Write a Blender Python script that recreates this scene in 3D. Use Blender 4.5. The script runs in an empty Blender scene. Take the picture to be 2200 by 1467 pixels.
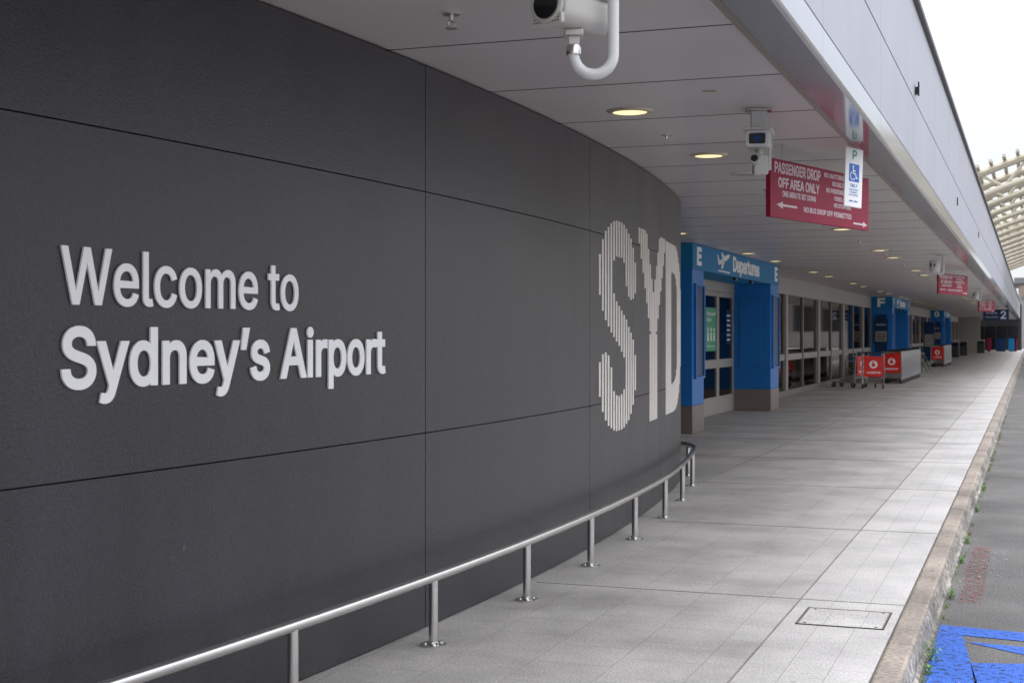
import bpy, bmesh, math, random, os
from mathutils import Vector, Matrix
from mathutils.geometry import delaunay_2d_cdt
random.seed(7)
S=bpy.context.scene; COL=S.collection
PI=math.pi
# ------------------------------------------------------------------ helpers
WL={}
class MB:
    def __init__(s): s.v=[]; s.f=[]
    def add(s,vs,fs):
        n=len(s.v); s.v+= [tuple(p) for p in vs]; s.f+=[tuple(i+n for i in f) for f in fs]; return s
    def box(s,x0,x1,y0,y1,z0,z1):
        return s.add([(x0,y0,z0),(x1,y0,z0),(x1,y1,z0),(x0,y1,z0),(x0,y0,z1),(x1,y0,z1),(x1,y1,z1),(x0,y1,z1)],
            [(0,3,2,1),(4,5,6,7),(0,1,5,4),(1,2,6,5),(2,3,7,6),(3,0,4,7)])
    def prism(s,poly,fn,t0,t1):
        n=len(poly); vs=[fn(a,b,t0) for a,b in poly]+[fn(a,b,t1) for a,b in poly]
        fs=[tuple(range(n))[::-1],tuple(range(n,2*n))]+[(i,(i+1)%n,n+(i+1)%n,n+i) for i in range(n)]
        return s.add(vs,fs)
    def tube(s,path,r,n=12,cap=True):
        P=[Vector(p) for p in path]; rings=[]
        up=Vector((0,0,1)); t0=(P[1]-P[0]).normalized()
        if abs(t0.dot(up))>.9: up=Vector((1,0,0))
        a=t0.cross(up).normalized()
        for i,p in enumerate(P):
            if i==0: t=P[1]-P[0]
            elif i==len(P)-1: t=P[-1]-P[-2]
            else: t=(P[i+1]-P[i]).normalized()+(P[i]-P[i-1]).normalized()
            t.normalize(); a=(a-t*a.dot(t)).normalized(); b=t.cross(a)
            rr=r[i] if isinstance(r,(list,tuple)) else r
            rings.append([p+a*rr*math.cos(2*PI*k/n)+b*rr*math.sin(2*PI*k/n) for k in range(n)])
        vs=[q for R in rings for q in R]; fs=[]
        for i in range(len(P)-1):
            for k in range(n):
                fs.append((i*n+k,i*n+(k+1)%n,(i+1)*n+(k+1)%n,(i+1)*n+k))
        if cap: fs+= [tuple(range(n))[::-1], tuple((len(P)-1)*n+k for k in range(n))]
        return s.add(vs,fs)
    def lathe(s,prof,c=(0,0,0),n=24,ax='z'):
        vs=[];fs=[]
        for r,h in prof:
            for k in range(n):
                x,y=r*math.cos(2*PI*k/n),r*math.sin(2*PI*k/n)
                p={'z':(x,y,h),'y':(x,h,y),'x':(h,x,y)}[ax]
                vs.append((p[0]+c[0],p[1]+c[1],p[2]+c[2]))
        for i in range(len(prof)-1):
            for k in range(n): fs.append((i*n+k,i*n+(k+1)%n,(i+1)*n+(k+1)%n,(i+1)*n+k))
        fs.append(tuple(range(n))); fs.append(tuple((len(prof)-1)*n+k for k in range(n)))
        return s.add(vs,fs)
    def build(s,name,mat,parent=None,smooth=False,bevel=0,kind=None,seg=2):
        me=bpy.data.meshes.new(name); w=WL.get(parent.name,(0,0,0)) if parent else (0,0,0)
        me.from_pydata([(p[0]-w[0],p[1]-w[1],p[2]-w[2]) for p in s.v],[],s.f)
        bm=bmesh.new(); bm.from_mesh(me); bmesh.ops.recalc_face_normals(bm,faces=bm.faces); bm.to_mesh(me); bm.free()
        me.materials.append(mat)
        o=bpy.data.objects.new(name,me); COL.objects.link(o)
        if parent: o.parent=parent
        WL[o.name]=w
        if smooth:
            for p in me.polygons: p.use_smooth=True
            if hasattr(me,'set_sharp_from_angle'): me.set_sharp_from_angle(angle=math.radians(38))
        if bevel:
            m=o.modifiers.new('b','BEVEL'); m.width=bevel; m.segments=seg; m.limit_method='ANGLE'
        if kind: o['kind']=kind
        return o
def thing(name,label,cat,loc=(0,0,0),group=None):
    o=bpy.data.objects.new(name,None); COL.objects.link(o); o.location=loc; o.empty_display_size=.1
    o['label']=label; o['category']=cat
    if group: o['group']=group
    WL[o.name]=tuple(loc); return o
def local(o): WL[o.name]=(0,0,0); return o
def tag(o,label,cat,group=None):
    o['label']=label; o['category']=cat
    if group: o['group']=group
    return o
def dup(root,loc,rz,label,group=None):
    r=root.copy(); COL.objects.link(r); r.location=loc; r.rotation_euler=(0,0,rz); r['label']=label
    if group: r['group']=group
    for ch in list(root.children):
        c=ch.copy(); COL.objects.link(c); c.parent=r
        for g in list(ch.children):
            d=g.copy(); COL.objects.link(d); d.parent=c
    return r
ORD=['first','second','third','fourth','fifth','sixth','seventh','eighth','ninth','tenth','eleventh','twelfth','thirteenth','fourteenth','fifteenth','sixteenth','seventeenth','eighteenth','nineteenth','twentieth','twenty-first','twenty-second','twenty-third','twenty-fourth','twenty-fifth','twenty-sixth','twenty-seventh','twenty-eighth','twenty-ninth','thirtieth']
# ------------------------------------------------------------------ materials
def L(nt,a,b): nt.links.new(a,b)
def mat(name,col,rough=.5,metal=0,var=.08,vscale=6,bump=0,bscale=60,emit=None,estr=0,rvar=.08,coat=0,spec=.5,stretch=None):
    m=bpy.data.materials.new(name); m.use_nodes=True; nt=m.node_tree; b=nt.nodes['Principled BSDF']
    b.inputs['Metallic'].default_value=metal; b.inputs['Specular IOR Level'].default_value=spec
    if coat: b.inputs['Coat Weight'].default_value=coat
    tc=nt.nodes.new('ShaderNodeTexCoord'); src=tc.outputs['Object']
    if stretch:
        mp=nt.nodes.new('ShaderNodeMapping'); mp.inputs['Scale'].default_value=stretch; L(nt,src,mp.inputs[0]); src=mp.outputs[0]
    n=nt.nodes.new('ShaderNodeTexNoise'); n.inputs['Scale'].default_value=vscale; n.inputs['Detail'].default_value=5; L(nt,src,n.inputs['Vector'])
    mr=nt.nodes.new('ShaderNodeMapRange'); mr.inputs['From Min'].default_value=.25; mr.inputs['From Max'].default_value=.75
    mr.inputs['To Min'].default_value=1-var; mr.inputs['To Max'].default_value=1+var; L(nt,n.outputs['Fac'],mr.inputs[0])
    vm=nt.nodes.new('ShaderNodeVectorMath'); vm.operation='SCALE'; vm.inputs[0].default_value=col[:3]; L(nt,mr.outputs[0],vm.inputs['Scale'])
    L(nt,vm.outputs[0],b.inputs['Base Color'])
    r2=nt.nodes.new('ShaderNodeMapRange'); r2.inputs['To Min'].default_value=max(.02,rough-rvar); r2.inputs['To Max'].default_value=min(1,rough+rvar)
    L(nt,n.outputs['Fac'],r2.inputs[0]); L(nt,r2.outputs[0],b.inputs['Roughness'])
    if bump:
        n2=nt.nodes.new('ShaderNodeTexNoise'); n2.inputs['Scale'].default_value=bscale; n2.inputs['Detail'].default_value=2; L(nt,tc.outputs['Object'],n2.inputs['Vector'])
        bp=nt.nodes.new('ShaderNodeBump'); bp.inputs['Strength'].default_value=1; bp.inputs['Distance'].default_value=bump
        L(nt,n2.outputs['Fac'],bp.inputs['Height']); L(nt,bp.outputs[0],b.inputs['Normal'])
    if emit:
        b.inputs['Emission Color'].default_value=(*emit,1); b.inputs['Emission Strength'].default_value=estr
        m.cycles.emission_sampling='NONE'
    return m
M={}
M['wall']=mat('wall_panel',(.0235,.0210,.0270),.37,var=.28,vscale=2.0,bump=.0019,bscale=115,stretch=(1.6,1.6,.3),spec=.55,rvar=.08)
nt=M['wall'].node_tree; b_=nt.nodes['Principled BSDF']; tcn=nt.nodes.new('ShaderNodeTexCoord'); nn=nt.nodes.new('ShaderNodeTexNoise'); nn.inputs['Scale'].default_value=75; nn.inputs['Detail'].default_value=4
L(nt,tcn.outputs['Object'],nn.inputs['Vector']); mm=nt.nodes.new('ShaderNodeMapRange'); mm.inputs['From Min'].default_value=.35; mm.inputs['From Max'].default_value=.65; mm.inputs['To Min'].default_value=.74; mm.inputs['To Max'].default_value=1.25; L(nt,nn.outputs['Fac'],mm.inputs[0])
old=b_.inputs['Base Color'].links[0].from_socket; vv=nt.nodes.new('ShaderNodeVectorMath'); vv.operation='SCALE'; L(nt,old,vv.inputs[0]); L(nt,mm.outputs[0],vv.inputs['Scale']); L(nt,vv.outputs[0],b_.inputs['Base Color'])
M['gap']=mat('dark_gap',(.01,.01,.01),.9)
M['white']=mat('white_metal',(.60,.60,.61),.38,var=.03)
M['steel']=mat('brushed_steel',(.63,.615,.60),.20,metal=1,var=.05,vscale=9,rvar=.05)
M['plinth']=mat('bronze_steel',(.24,.20,.175),.42,metal=.5,var=.08,vscale=1.5,rvar=.05)
M['soffit']=mat('soffit_paint',(.54,.50,.49),.33,var=.05,vscale=1.3,rvar=.06)
M['trim']=mat('edge_trim',(.25,.26,.30),.12,metal=.4,var=.04,vscale=2,rvar=.03)
M['fascia']=mat('fascia_panel',(.35,.36,.41),.50,var=.07,vscale=1.1,rvar=.05,spec=.25)
M['roof']=mat('roof_sheet',(.13,.13,.135),.7)
M['blue']=mat('blue_paint',(.010,.16,.50),.42,var=.08,vscale=2,spec=.35)
M['dblue']=mat('dark_blue',(.005,.035,.12),.4,spec=.3)
M['teal']=mat('teal_paint',(.012,.18,.40),.55,var=.08,vscale=2,spec=.2)
M['frame']=mat('window_frame',(.19,.165,.145),.4,var=.04)
M['headp']=mat('head_panel',(.32,.295,.27),.5,var=.05)
M['tframe']=mat('trolley_metal',(.40,.40,.41),.35,var=.05,metal=.5)
M['black']=mat('black_gloss',(.012,.012,.014),.12)
M['rubber']=mat('rubber',(.02,.02,.02),.7)
M['red']=mat('sign_red',(.27,.012,.042),.5,var=.18,vscale=4,spec=.2)
M['tred']=mat('panel_red',(.66,.02,.013),.4,var=.04,spec=.3)
M['pink']=mat('faded_white',(.62,.49,.53),.5,var=.15,vscale=12)
M['letter']=mat('letter_white',(.84,.84,.85),.45,var=.03,spec=.4)
M['slat']=mat('slat_silver',(.74,.70,.655),.4,var=.05)
M['green']=mat('poster_green',(.03,.30,.14),.4)
M['pblue']=mat('sign_blue',(.02,.13,.50),.4)
M['lamp']=mat('lamp_glow',(.9,.8,.5),.4,emit=(1,.80,.40),estr=1.2)
M['lampring']=mat('lamp_ring',(.50,.43,.33),.3,metal=.4)
M['lampoff']=mat('lamp_off',(.3,.28,.22),.3)
M['concrete']=mat('far_concrete',(.2,.2,.195),.8,var=.15,vscale=1.5)
M['cream']=mat('cream_steel',(.46,.42,.33),.5,var=.05)
M['tan']=mat('tan_sticker',(.35,.24,.10),.6)
M['inner']=mat('interior_wall',(.20,.145,.10),.7,var=.3,vscale=.7)
M['dark']=mat('dark_panel',(.03,.032,.036),.5)
M['inlamp']=mat('interior_lamp',(1,1,1),.5,emit=(1,.82,.58),estr=3.0)
M['leaf']=mat('weed_leaf',(.08,.18,.022),.6,var=.35,vscale=25)
M['grass']=mat('dry_grass',(.13,.16,.04),.7,var=.4,vscale=9)
M['cctv']=mat('cctv_cream',(.47,.455,.43),.4,var=.04)
g=bpy.data.materials.new('glass'); g.use_nodes=True; nt=g.node_tree; nt.nodes.clear()
o_=nt.nodes.new('ShaderNodeOutputMaterial'); mx=nt.nodes.new('ShaderNodeMixShader'); tr=nt.nodes.new('ShaderNodeBsdfTransparent'); gl=nt.nodes.new('ShaderNodeBsdfGlossy')
tr.inputs[0].default_value=(.60,.54,.48,1); gl.inputs['Roughness'].default_value=.03; gl.inputs[0].default_value=(.75,.72,.69,1)
lw=nt.nodes.new('ShaderNodeFresnel'); lw.inputs['IOR'].default_value=1.33
L(nt,lw.outputs[0],mx.inputs[0]); L(nt,tr.outputs[0],mx.inputs[1]); L(nt,gl.outputs[0],mx.inputs[2]); L(nt,mx.outputs[0],o_.inputs[0]); M['glass']=g
def paving(name,c1,c2,mort,bw,bh,off,stain):
    m=bpy.data.materials.new(name); m.use_nodes=True; nt=m.node_tree; b=nt.nodes['Principled BSDF']
    tc=nt.nodes.new('ShaderNodeTexCoord'); mp=nt.nodes.new('ShaderNodeMapping'); mp.inputs['Rotation'].default_value=(0,0,PI/2)
    mp.inputs['Location'].default_value=(off,.7,0)
    L(nt,tc.outputs['Object'],mp.inputs[0])
    br=nt.nodes.new('ShaderNodeTexBrick'); br.inputs['Scale'].default_value=1; br.inputs['Brick Width'].default_value=bw; br.inputs['Row Height'].default_value=bh
    br.inputs['Mortar Size'].default_value=.0024; br.inputs['Mortar Smooth'].default_value=.3; br.inputs['Bias'].default_value=0
    br.inputs['Color1'].default_value=(*c1,1); br.inputs['Color2'].default_value=(*c2,1); br.inputs['Mortar'].default_value=(*mort,1)
    L(nt,mp.outputs[0],br.inputs['Vector'])
    sp=nt.nodes.new('ShaderNodeTexNoise'); sp.inputs['Scale'].default_value=80; sp.inputs['Detail'].default_value=4; sp.inputs['Roughness'].default_value=.75; L(nt,tc.outputs['Object'],sp.inputs['Vector'])
    r1=nt.nodes.new('ShaderNodeMapRange'); r1.inputs['From Min'].default_value=.35; r1.inputs['From Max'].default_value=.65; r1.inputs['To Min'].default_value=.58; r1.inputs['To Max'].default_value=1.34; L(nt,sp.outputs['Fac'],r1.inputs[0])
    st=nt.nodes.new('ShaderNodeTexNoise'); st.inputs['Scale'].default_value=1.0; st.inputs['Detail'].default_value=9; st.inputs['Roughness'].default_value=.68; L(nt,tc.outputs['Object'],st.inputs['Vector'])
    r2=nt.nodes.new('ShaderNodeMapRange'); r2.inputs['From Min'].default_value=.3; r2.inputs['From Max'].default_value=.6; r2.inputs['To Min'].default_value=1-stain; r2.inputs['To Max'].default_value=1.05; L(nt,st.outputs['Fac'],r2.inputs[0])
    vo=nt.nodes.new('ShaderNodeTexVoronoi'); vo.inputs['Scale'].default_value=1.9; L(nt,tc.outputs['Object'],vo.inputs['Vector'])
    r3=nt.nodes.new('ShaderNodeMapRange'); r3.inputs['From Min'].default_value=.02; r3.inputs['From Max'].default_value=.04; r3.inputs['To Min'].default_value=.6; r3.inputs['To Max'].default_value=1; L(nt,vo.outputs['Distance'],r3.inputs[0])
    mu=nt.nodes.new('ShaderNodeMath'); mu.operation='MULTIPLY'; L(nt,r1.outputs[0],mu.inputs[0]); L(nt,r2.outputs[0],mu.inputs[1])
    mu2=nt.nodes.new('ShaderNodeMath'); mu2.operation='MULTIPLY'; L(nt,mu.outputs[0],mu2.inputs[0]); L(nt,r3.outputs[0],mu2.inputs[1])
    vm=nt.nodes.new('ShaderNodeVectorMath'); vm.operation='SCALE'; L(nt,br.outputs['Color'],vm.inputs[0]); L(nt,mu2.outputs[0],vm.inputs['Scale'])
    L(nt,vm.outputs[0],b.inputs['Base Color']); b.inputs['Roughness'].default_value=.58
    bp=nt.nodes.new('ShaderNodeBump'); bp.inputs['Distance'].default_value=.001; bp.invert=True; L(nt,br.outputs['Fac'],bp.inputs['Height']); L(nt,bp.outputs[0],b.inputs['Normal'])
    return m
M['pave']=paving('granite_paving',(.42,.40,.38),(.385,.365,.348),(.26,.245,.23),.40,.40,0,.40)
M['pave2']=paving('granite_border',(.45,.43,.41),(.42,.40,.385),(.28,.265,.25),.40,.2015,.1,.3)
def rough_ground(name,c,c2,sc,bump,spk=.5,patch=.3):
    m=bpy.data.materials.new(name); m.use_nodes=True; nt=m.node_tree; b=nt.nodes['Principled BSDF']; tc=nt.nodes.new('ShaderNodeTexCoord')
    n=nt.nodes.new('ShaderNodeTexNoise'); n.inputs['Scale'].default_value=sc; n.inputs['Detail'].default_value=4; L(nt,tc.outputs['Object'],n.inputs['Vector'])
    n2=nt.nodes.new('ShaderNodeTexNoise'); n2.inputs['Scale'].default_value=1.3; n2.inputs['Detail'].default_value=8; L(nt,tc.outputs['Object'],n2.inputs['Vector'])
    cr=nt.nodes.new('ShaderNodeMix'); cr.data_type='RGBA'; cr.inputs[6].default_value=(*c,1); cr.inputs[7].default_value=(*c2,1)
    r=nt.nodes.new('ShaderNodeMapRange'); r.inputs['From Min'].default_value=.5-spk*.25; r.inputs['From Max'].default_value=.5+spk*.25; L(nt,n.outputs['Fac'],r.inputs[0]); L(nt,r.outputs[0],cr.inputs[0])
    r2=nt.nodes.new('ShaderNodeMapRange'); r2.inputs['From Min'].default_value=.3; r2.inputs['From Max'].default_value=.7; r2.inputs['To Min'].default_value=1-patch; r2.inputs['To Max'].default_value=1+patch; L(nt,n2.outputs['Fac'],r2.inputs[0])
    vm=nt.nodes.new('ShaderNodeVectorMath'); vm.operation='SCALE'; L(nt,cr.outputs[2],vm.inputs[0]); L(nt,r2.outputs[0],vm.inputs['Scale']); L(nt,vm.outputs[0],b.inputs['Base Color'])
    b.inputs['Roughness'].default_value=.85
    bp=nt.nodes.new('ShaderNodeBump'); bp.inputs['Distance'].default_value=bump; L(nt,n.outputs['Fac'],bp.inputs['Height']); L(nt,bp.outputs[0],b.inputs['Normal'])
    return m
M['asphalt']=rough_ground('asphalt',(.048,.045,.043),(.135,.126,.12),85,.008,.6,.3)
M['ground']=rough_ground('ground_mat',(.12,.12,.11),(.2,.19,.17),8,.01)
M['kerb']=rough_ground('kerb_stone',(.17,.14,.115),(.30,.255,.215),34,.008,.8,.38)
M['kerbface']=rough_ground('kerb_rough',(.07,.062,.054),(.34,.315,.28),20,.012,.8,.45)
def roadpaint(name,c,thr):
    m=rough_ground(name,c,tuple(x*1.3 for x in c),110,.004,.8,.2); nt=m.node_tree; b=nt.nodes['Principled BSDF']; b.inputs['Roughness'].default_value=.7; b.inputs['Specular IOR Level'].default_value=.25
    tc=nt.nodes.new('ShaderNodeTexCoord'); n=nt.nodes.new('ShaderNodeTexNoise'); n.inputs['Scale'].default_value=24; n.inputs['Detail'].default_value=9; n.inputs['Roughness'].default_value=.8; L(nt,tc.outputs['Object'],n.inputs['Vector'])
    r=nt.nodes.new('ShaderNodeMapRange'); r.inputs['From Min'].default_value=thr; r.inputs['From Max'].default_value=thr+.04; L(nt,n.outputs['Fac'],r.inputs[0]); L(nt,r.outputs[0],b.inputs['Alpha']); return m
M['rblue']=roadpaint('road_blue',(.022,.085,.36),.425)
M['rred']=roadpaint('road_red',(.17,.075,.07),.51)
M['rwhite']=roadpaint('road_white',(.32,.32,.31),.57)
# ------------------------------------------------------------------ text
FONT=None
try:
    for base in [bpy.utils.resource_path('LOCAL'),bpy.utils.resource_path('SYSTEM')]:
        p=os.path.join(base,'datafiles','fonts','Inter.woff2')
        if os.path.exists(p): FONT=bpy.data.fonts.load(p); break
except Exception as e: FONT=None
def contours(body,space=1.0,res=5):
    cu=bpy.data.curves.new('t','FONT'); cu.body=body; cu.size=1; cu.resolution_u=res; cu.space_character=space; cu.fill_mode='NONE'
    if FONT: cu.font=FONT
    ob=bpy.data.objects.new('t',cu); COL.objects.link(ob); bpy.context.view_layer.update()
    dg=bpy.context.evaluated_depsgraph_get(); me=bpy.data.meshes.new_from_object(ob.evaluated_get(dg))
    co_=[(v.co.x,v.co.y) for v in me.vertices]; ed=[tuple(e.vertices) for e in me.edges]
    bpy.data.objects.remove(ob); bpy.data.curves.remove(cu); bpy.data.meshes.remove(me)
    par=list(range(len(co_)))
    def find(i):
        while par[i]!=i: par[i]=par[par[i]]; i=par[i]
        return i
    for a,b in ed: par[find(a)]=find(b)
    g={}
    for i in range(len(co_)): g.setdefault(find(i),[]).append(i)
    out=[]
    for idx in g.values():
        pts=[]
        for i in sorted(idx):
            if not pts or math.hypot(co_[i][0]-pts[-1][0],co_[i][1]-pts[-1][1])>1e-4: pts.append(co_[i])
        if len(pts)>2 and math.hypot(pts[0][0]-pts[-1][0],pts[0][1]-pts[-1][1])<1e-4: pts.pop()
        if len(pts)>2: out.append(pts)
    return out
def area(p): return sum(a[0]*b[1]-b[0]*a[1] for a,b in zip(p,p[1:]+p[:1]))/2
def rawtext(body,extrude,off,space=1.0):
    """union-filled text: verts (x,y,z in -.5/.5), faces; overlapping contours merged by winding number"""
    cs=contours(body,space)
    big=max(cs,key=lambda c:abs(area(c))); sgn=1 if area(big)<0 else -1
    if off:
        n_=[]
        for c in cs:
            q=[]; n=len(c)
            for i in range(n):
                p0,p1,p2=c[i-1],c[i],c[(i+1)%n]
                d1=(p1[0]-p0[0],p1[1]-p0[1]); d2=(p2[0]-p1[0],p2[1]-p1[1]); l1=math.hypot(*d1) or 1; l2=math.hypot(*d2) or 1
                n1=(-d1[1]/l1,d1[0]/l1); n2=(-d2[1]/l2,d2[0]/l2); s_=1+n1[0]*n2[0]+n1[1]*n2[1]; s_=max(s_,.5)
                q.append((p1[0]+sgn*off*(n1[0]+n2[0])/s_,p1[1]+sgn*off*(n1[1]+n2[1])/s_))
            n_.append(q)
        cs=n_
    cl=[]
    for c in sorted(cs,key=lambda c:min(p[0] for p in c)):
        x0=min(p[0] for p in c); x1=max(p[0] for p in c)
        if cl and x0<cl[-1][1]: cl[-1][1]=max(cl[-1][1],x1); cl[-1][2].append(c)
        else: cl.append([x0,x1,[c]])
    V=[];F=[]
    for _,_,grp in cl:
        vs=[];es=[]
        for c in grp:
            n0=len(vs); vs+=[Vector(p) for p in c]; es+=[(n0+i,n0+(i+1)%len(c)) for i in range(len(c))]
        r=delaunay_2d_cdt(vs,es,[],0,1e-6); ov,of=r[0],r[2]; keep=[]
        for f in of:
            x=sum(ov[i].x for i in f)/3; y=sum(ov[i].y for i in f)/3; wn=0
            for c in grp:
                for (ax,ay),(bx,by) in zip(c,c[1:]+c[:1]):
                    if (ay<=y)!=(by<=y):
                        xi=ax+(y-ay)*(bx-ax)/(by-ay)
                        if xi>x: wn+=1 if by>ay else -1
            if wn!=0: keep.append(tuple(f))
        m=len(ov); n0=len(V); V+=[(p.x,p.y,-.5) for p in ov]+[(p.x,p.y,.5) for p in ov]
        ec={}
        for f in keep:
            F.append(tuple(n0+i for i in reversed(f))); F.append(tuple(n0+m+i for i in f))
            for a,b in zip(f,f[1:]+f[:1]): ec[(a,b)]=1
        for (a,b) in ec:
            if (b,a) not in ec: F.append((n0+a,n0+b,n0+m+b,n0+m+a))
    used=sorted({i for f in F for i in f}); mp={v:i for i,v in enumerate(used)}
    return [V[i] for i in used],[tuple(mp[i] for i in f) for f in F]
_h=contours('H')[0]; CAP=max(v[1] for v in _h)-min(v[1] for v in _h)
def text(body,cap,width=None,x=0,y=0,align='l',depth=.002,bold=0,space=1.0):
    vs,fs=rawtext(body,.5,bold,space); k=cap/CAP
    x0=min(v[0] for v in vs); x1=max(v[0] for v in vs); kx=k if width is None else width/(x1-x0); w=(x1-x0)*kx
    ox={'l':0,'c':-w/2,'r':-w}[align]
    return [((v[0]-x0)*kx+x+ox, v[1]*k+y, (v[2]+.5)*depth) for v in vs],fs
def stroke(pts,w):
    out=[]
    for (a,b),(c,d) in zip(pts,pts[1:]):
        l=math.hypot(c-a,d-b) or 1; nx,ny=-(d-b)/l*w/2,(c-a)/l*w/2; ex,ey=(c-a)/l*w*.25,(d-b)/l*w*.25
        out.append([(a+nx-ex,b+ny-ey),(a-nx-ex,b-ny-ey),(c-nx+ex,d-ny+ey),(c+nx+ex,d+ny+ey)])
    return out
def disc(cx,cy,r,n=24): return [(cx+r*math.cos(2*PI*k/n),cy+r*math.sin(2*PI*k/n)) for k in range(n)]
def wheelchair(cx,cy,s):
    P=[disc(cx-.08*s,cy+.40*s,.075*s,14)]
    P+=stroke([(cx-.08*s,cy+.30*s),(cx-.05*s,cy-.02*s),(cx+.16*s,cy-.02*s),(cx+.26*s,cy-.30*s),(cx+.36*s,cy-.27*s)],.085*s)
    P+=stroke([(cx-.06*s,cy+.15*s),(cx+.15*s,cy+.15*s)],.07*s)
    P+=stroke([(cx-.09*s+.25*s*math.cos(a),cy-.17*s+.25*s*math.sin(a)) for a in [math.radians(d) for d in range(115,340,15)]],.065*s)
    return P
def arrow(x,y,l,h,dir=1):
    return [[(x,y-h*.16),(x+dir*l*.72,y-h*.16),(x+dir*l*.72,y+h*.16),(x,y+h*.16)],[(x+dir*l*.70,y-h*.5),(x+dir*l,y),(x+dir*l*.70,y+h*.5)]]
def addtext(mb,tv,fn): mb.add([fn(*v) for v in tv[0]],tv[1])
def addpolys(mb,polys,fn,d):
    for p in polys: mb.prism(p,fn,0,d)
# ------------------------------------------------------------------ camera, light
TH=math.radians(20.05); H=1.6
cam=bpy.data.cameras.new('Camera'); co=bpy.data.objects.new('Camera',cam); COL.objects.link(co); S.camera=co
co.location=(0,0,H); co.rotation_euler=(PI/2,0,TH); cam.lens=50; cam.sensor_width=36; cam.shift_y=-15.5/2200; cam.clip_end=4000
cam.dof.use_dof=True; cam.dof.focus_distance=9.0; cam.dof.aperture_fstop=6.3
w=bpy.data.worlds.new('World'); S.world=w; w.use_nodes=True; nt=w.node_tree; bg=nt.nodes['Background']
SE,SA=48,-40
sk=nt.nodes.new('ShaderNodeTexSky'); sk.sky_type='NISHITA'; sk.sun_disc=False; sk.sun_elevation=math.radians(SE); sk.sun_rotation=math.radians(SA)
sk.air_density=1.0; sk.dust_density=.6; sk.ozone_density=2
tcw=nt.nodes.new('ShaderNodeTexCoord'); nz=nt.nodes.new('ShaderNodeTexNoise'); nz.inputs['Scale'].default_value=2.2; nz.inputs['Detail'].default_value=6; L(nt,tcw.outputs['Generated'],nz.inputs['Vector'])
rw=nt.nodes.new('ShaderNodeMapRange'); rw.inputs['From Min'].default_value=.3; rw.inputs['From Max'].default_value=.7; rw.inputs['To Min'].default_value=.78; rw.inputs['To Max'].default_value=.98; L(nt,nz.outputs['Fac'],rw.inputs[0])
# overcast veil: zenith several times brighter than the horizon
sep=nt.nodes.new('ShaderNodeSeparateXYZ'); L(nt,tcw.outputs['Generated'],sep.inputs[0])
mxz=nt.nodes.new('ShaderNodeMath'); mxz.operation='MAXIMUM'; mxz.inputs[1].default_value=0; L(nt,sep.outputs['Z'],mxz.inputs[0])
pw=nt.nodes.new('ShaderNodeMath'); pw.operation='POWER'; pw.inputs[1].default_value=1.7; L(nt,mxz.outputs[0],pw.inputs[0])
ma=nt.nodes.new('ShaderNodeMath'); ma.operation='MULTIPLY_ADD'; ma.inputs[1].default_value=42; ma.inputs[2].default_value=5.9; L(nt,pw.outputs[0],ma.inputs[0])
vs_=nt.nodes.new('ShaderNodeVectorMath'); vs_.operation='SCALE'; vs_.inputs[0].default_value=(.965,.985,1.04); L(nt,ma.outputs[0],vs_.inputs['Scale'])
mw=nt.nodes.new('ShaderNodeMix'); mw.data_type='RGBA'; L(nt,rw.outputs[0],mw.inputs[0]); L(nt,sk.outputs[0],mw.inputs[6]); L(nt,vs_.outputs[0],mw.inputs[7])
L(nt,mw.outputs[2],bg.inputs[0]); bg.inputs[1].default_value=.15
sl=bpy.data.lights.new('sun','SUN'); sl.energy=1.5; sl.angle=math.radians(14); sl.color=(1,.97,.93)
so=bpy.data.objects.new('sun',sl); COL.objects.link(so)
e,a=math.radians(SE),math.radians(SA)
sd=Vector((math.sin(a)*math.cos(e),math.cos(a)*math.cos(e),math.sin(e))); so.rotation_euler=sd.to_track_quat('Z','Y').to_euler(); so.location=(20,0,30)
S.view_settings.view_transform='Standard'; S.view_settings.look='None'; S.view_settings.exposure=0
# ------------------------------------------------------------------ setting
KX0,KX1=-.70,-.565; RZ=-.13; CZ=3.07; YE=150
MB().add([(-1500,-1500,-.16),(1500,-1500,-.16),(1500,1500,-.16),(-1500,1500,-.16)],[(0,1,2,3)]).build('ground',M['ground'],kind='structure')
MB().box(-.53,12,-30,300,-.155,RZ).build('road',M['asphalt'],kind='structure')
MB().box(-14,-1.31,-10,YE,-.15,0).build('pavement',M['pave'],kind='structure')
MB().box(-1.306,KX0-.004,-10,YE,-.15,0).build('pavement_border',M['pave2'],kind='structure')
k=MB()
y=-8
while y<YE:
    k.box(KX0,KX1,y,y+1.195,-.15,.003); y+=1.2
k.build('kerb',M['kerb'],kind='structure',bevel=.018)
k=MB(); vs=[];fs=[]; n=900; off=[0]*5
for i in range(n):
    yy=-4+i*.06 if i<600 else 32+(i-600)*.39
    for j,(x0,z) in enumerate([(KX1+.001,-.014),(KX1+.008,-.03),(KX1+.014,-.07),(KX1+.022,-.11),(KX1+.042,-.138)]):
        off[j]=off[j]*.6+random.uniform(-.006,.007)
        vs.append((x0+off[j]*(j>0),yy,z+random.uniform(-.004,.004)*(j>0)))
for i in range(n-1):
    for j in range(4): fs.append((i*5+j,i*5+j+1,(i+1)*5+j+1,(i+1)*5+j))
k.add(vs,fs).build('kerb_face',M['kerbface'],kind='structure',smooth=True)
k=MB()
for i in range(700):
    yy=random.uniform(2,30); xx=-.50+abs(random.gauss(0,.06)); r=random.uniform(.002,.007)
    k.lathe([(r,0),(r*.8,r*.7),(.001,r)],(xx,yy,RZ),5)
k.build('gutter_grit',M['kerbface'],kind='stuff')['label']='loose grit lying in the gutter beside the kerb'
k=MB()
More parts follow.
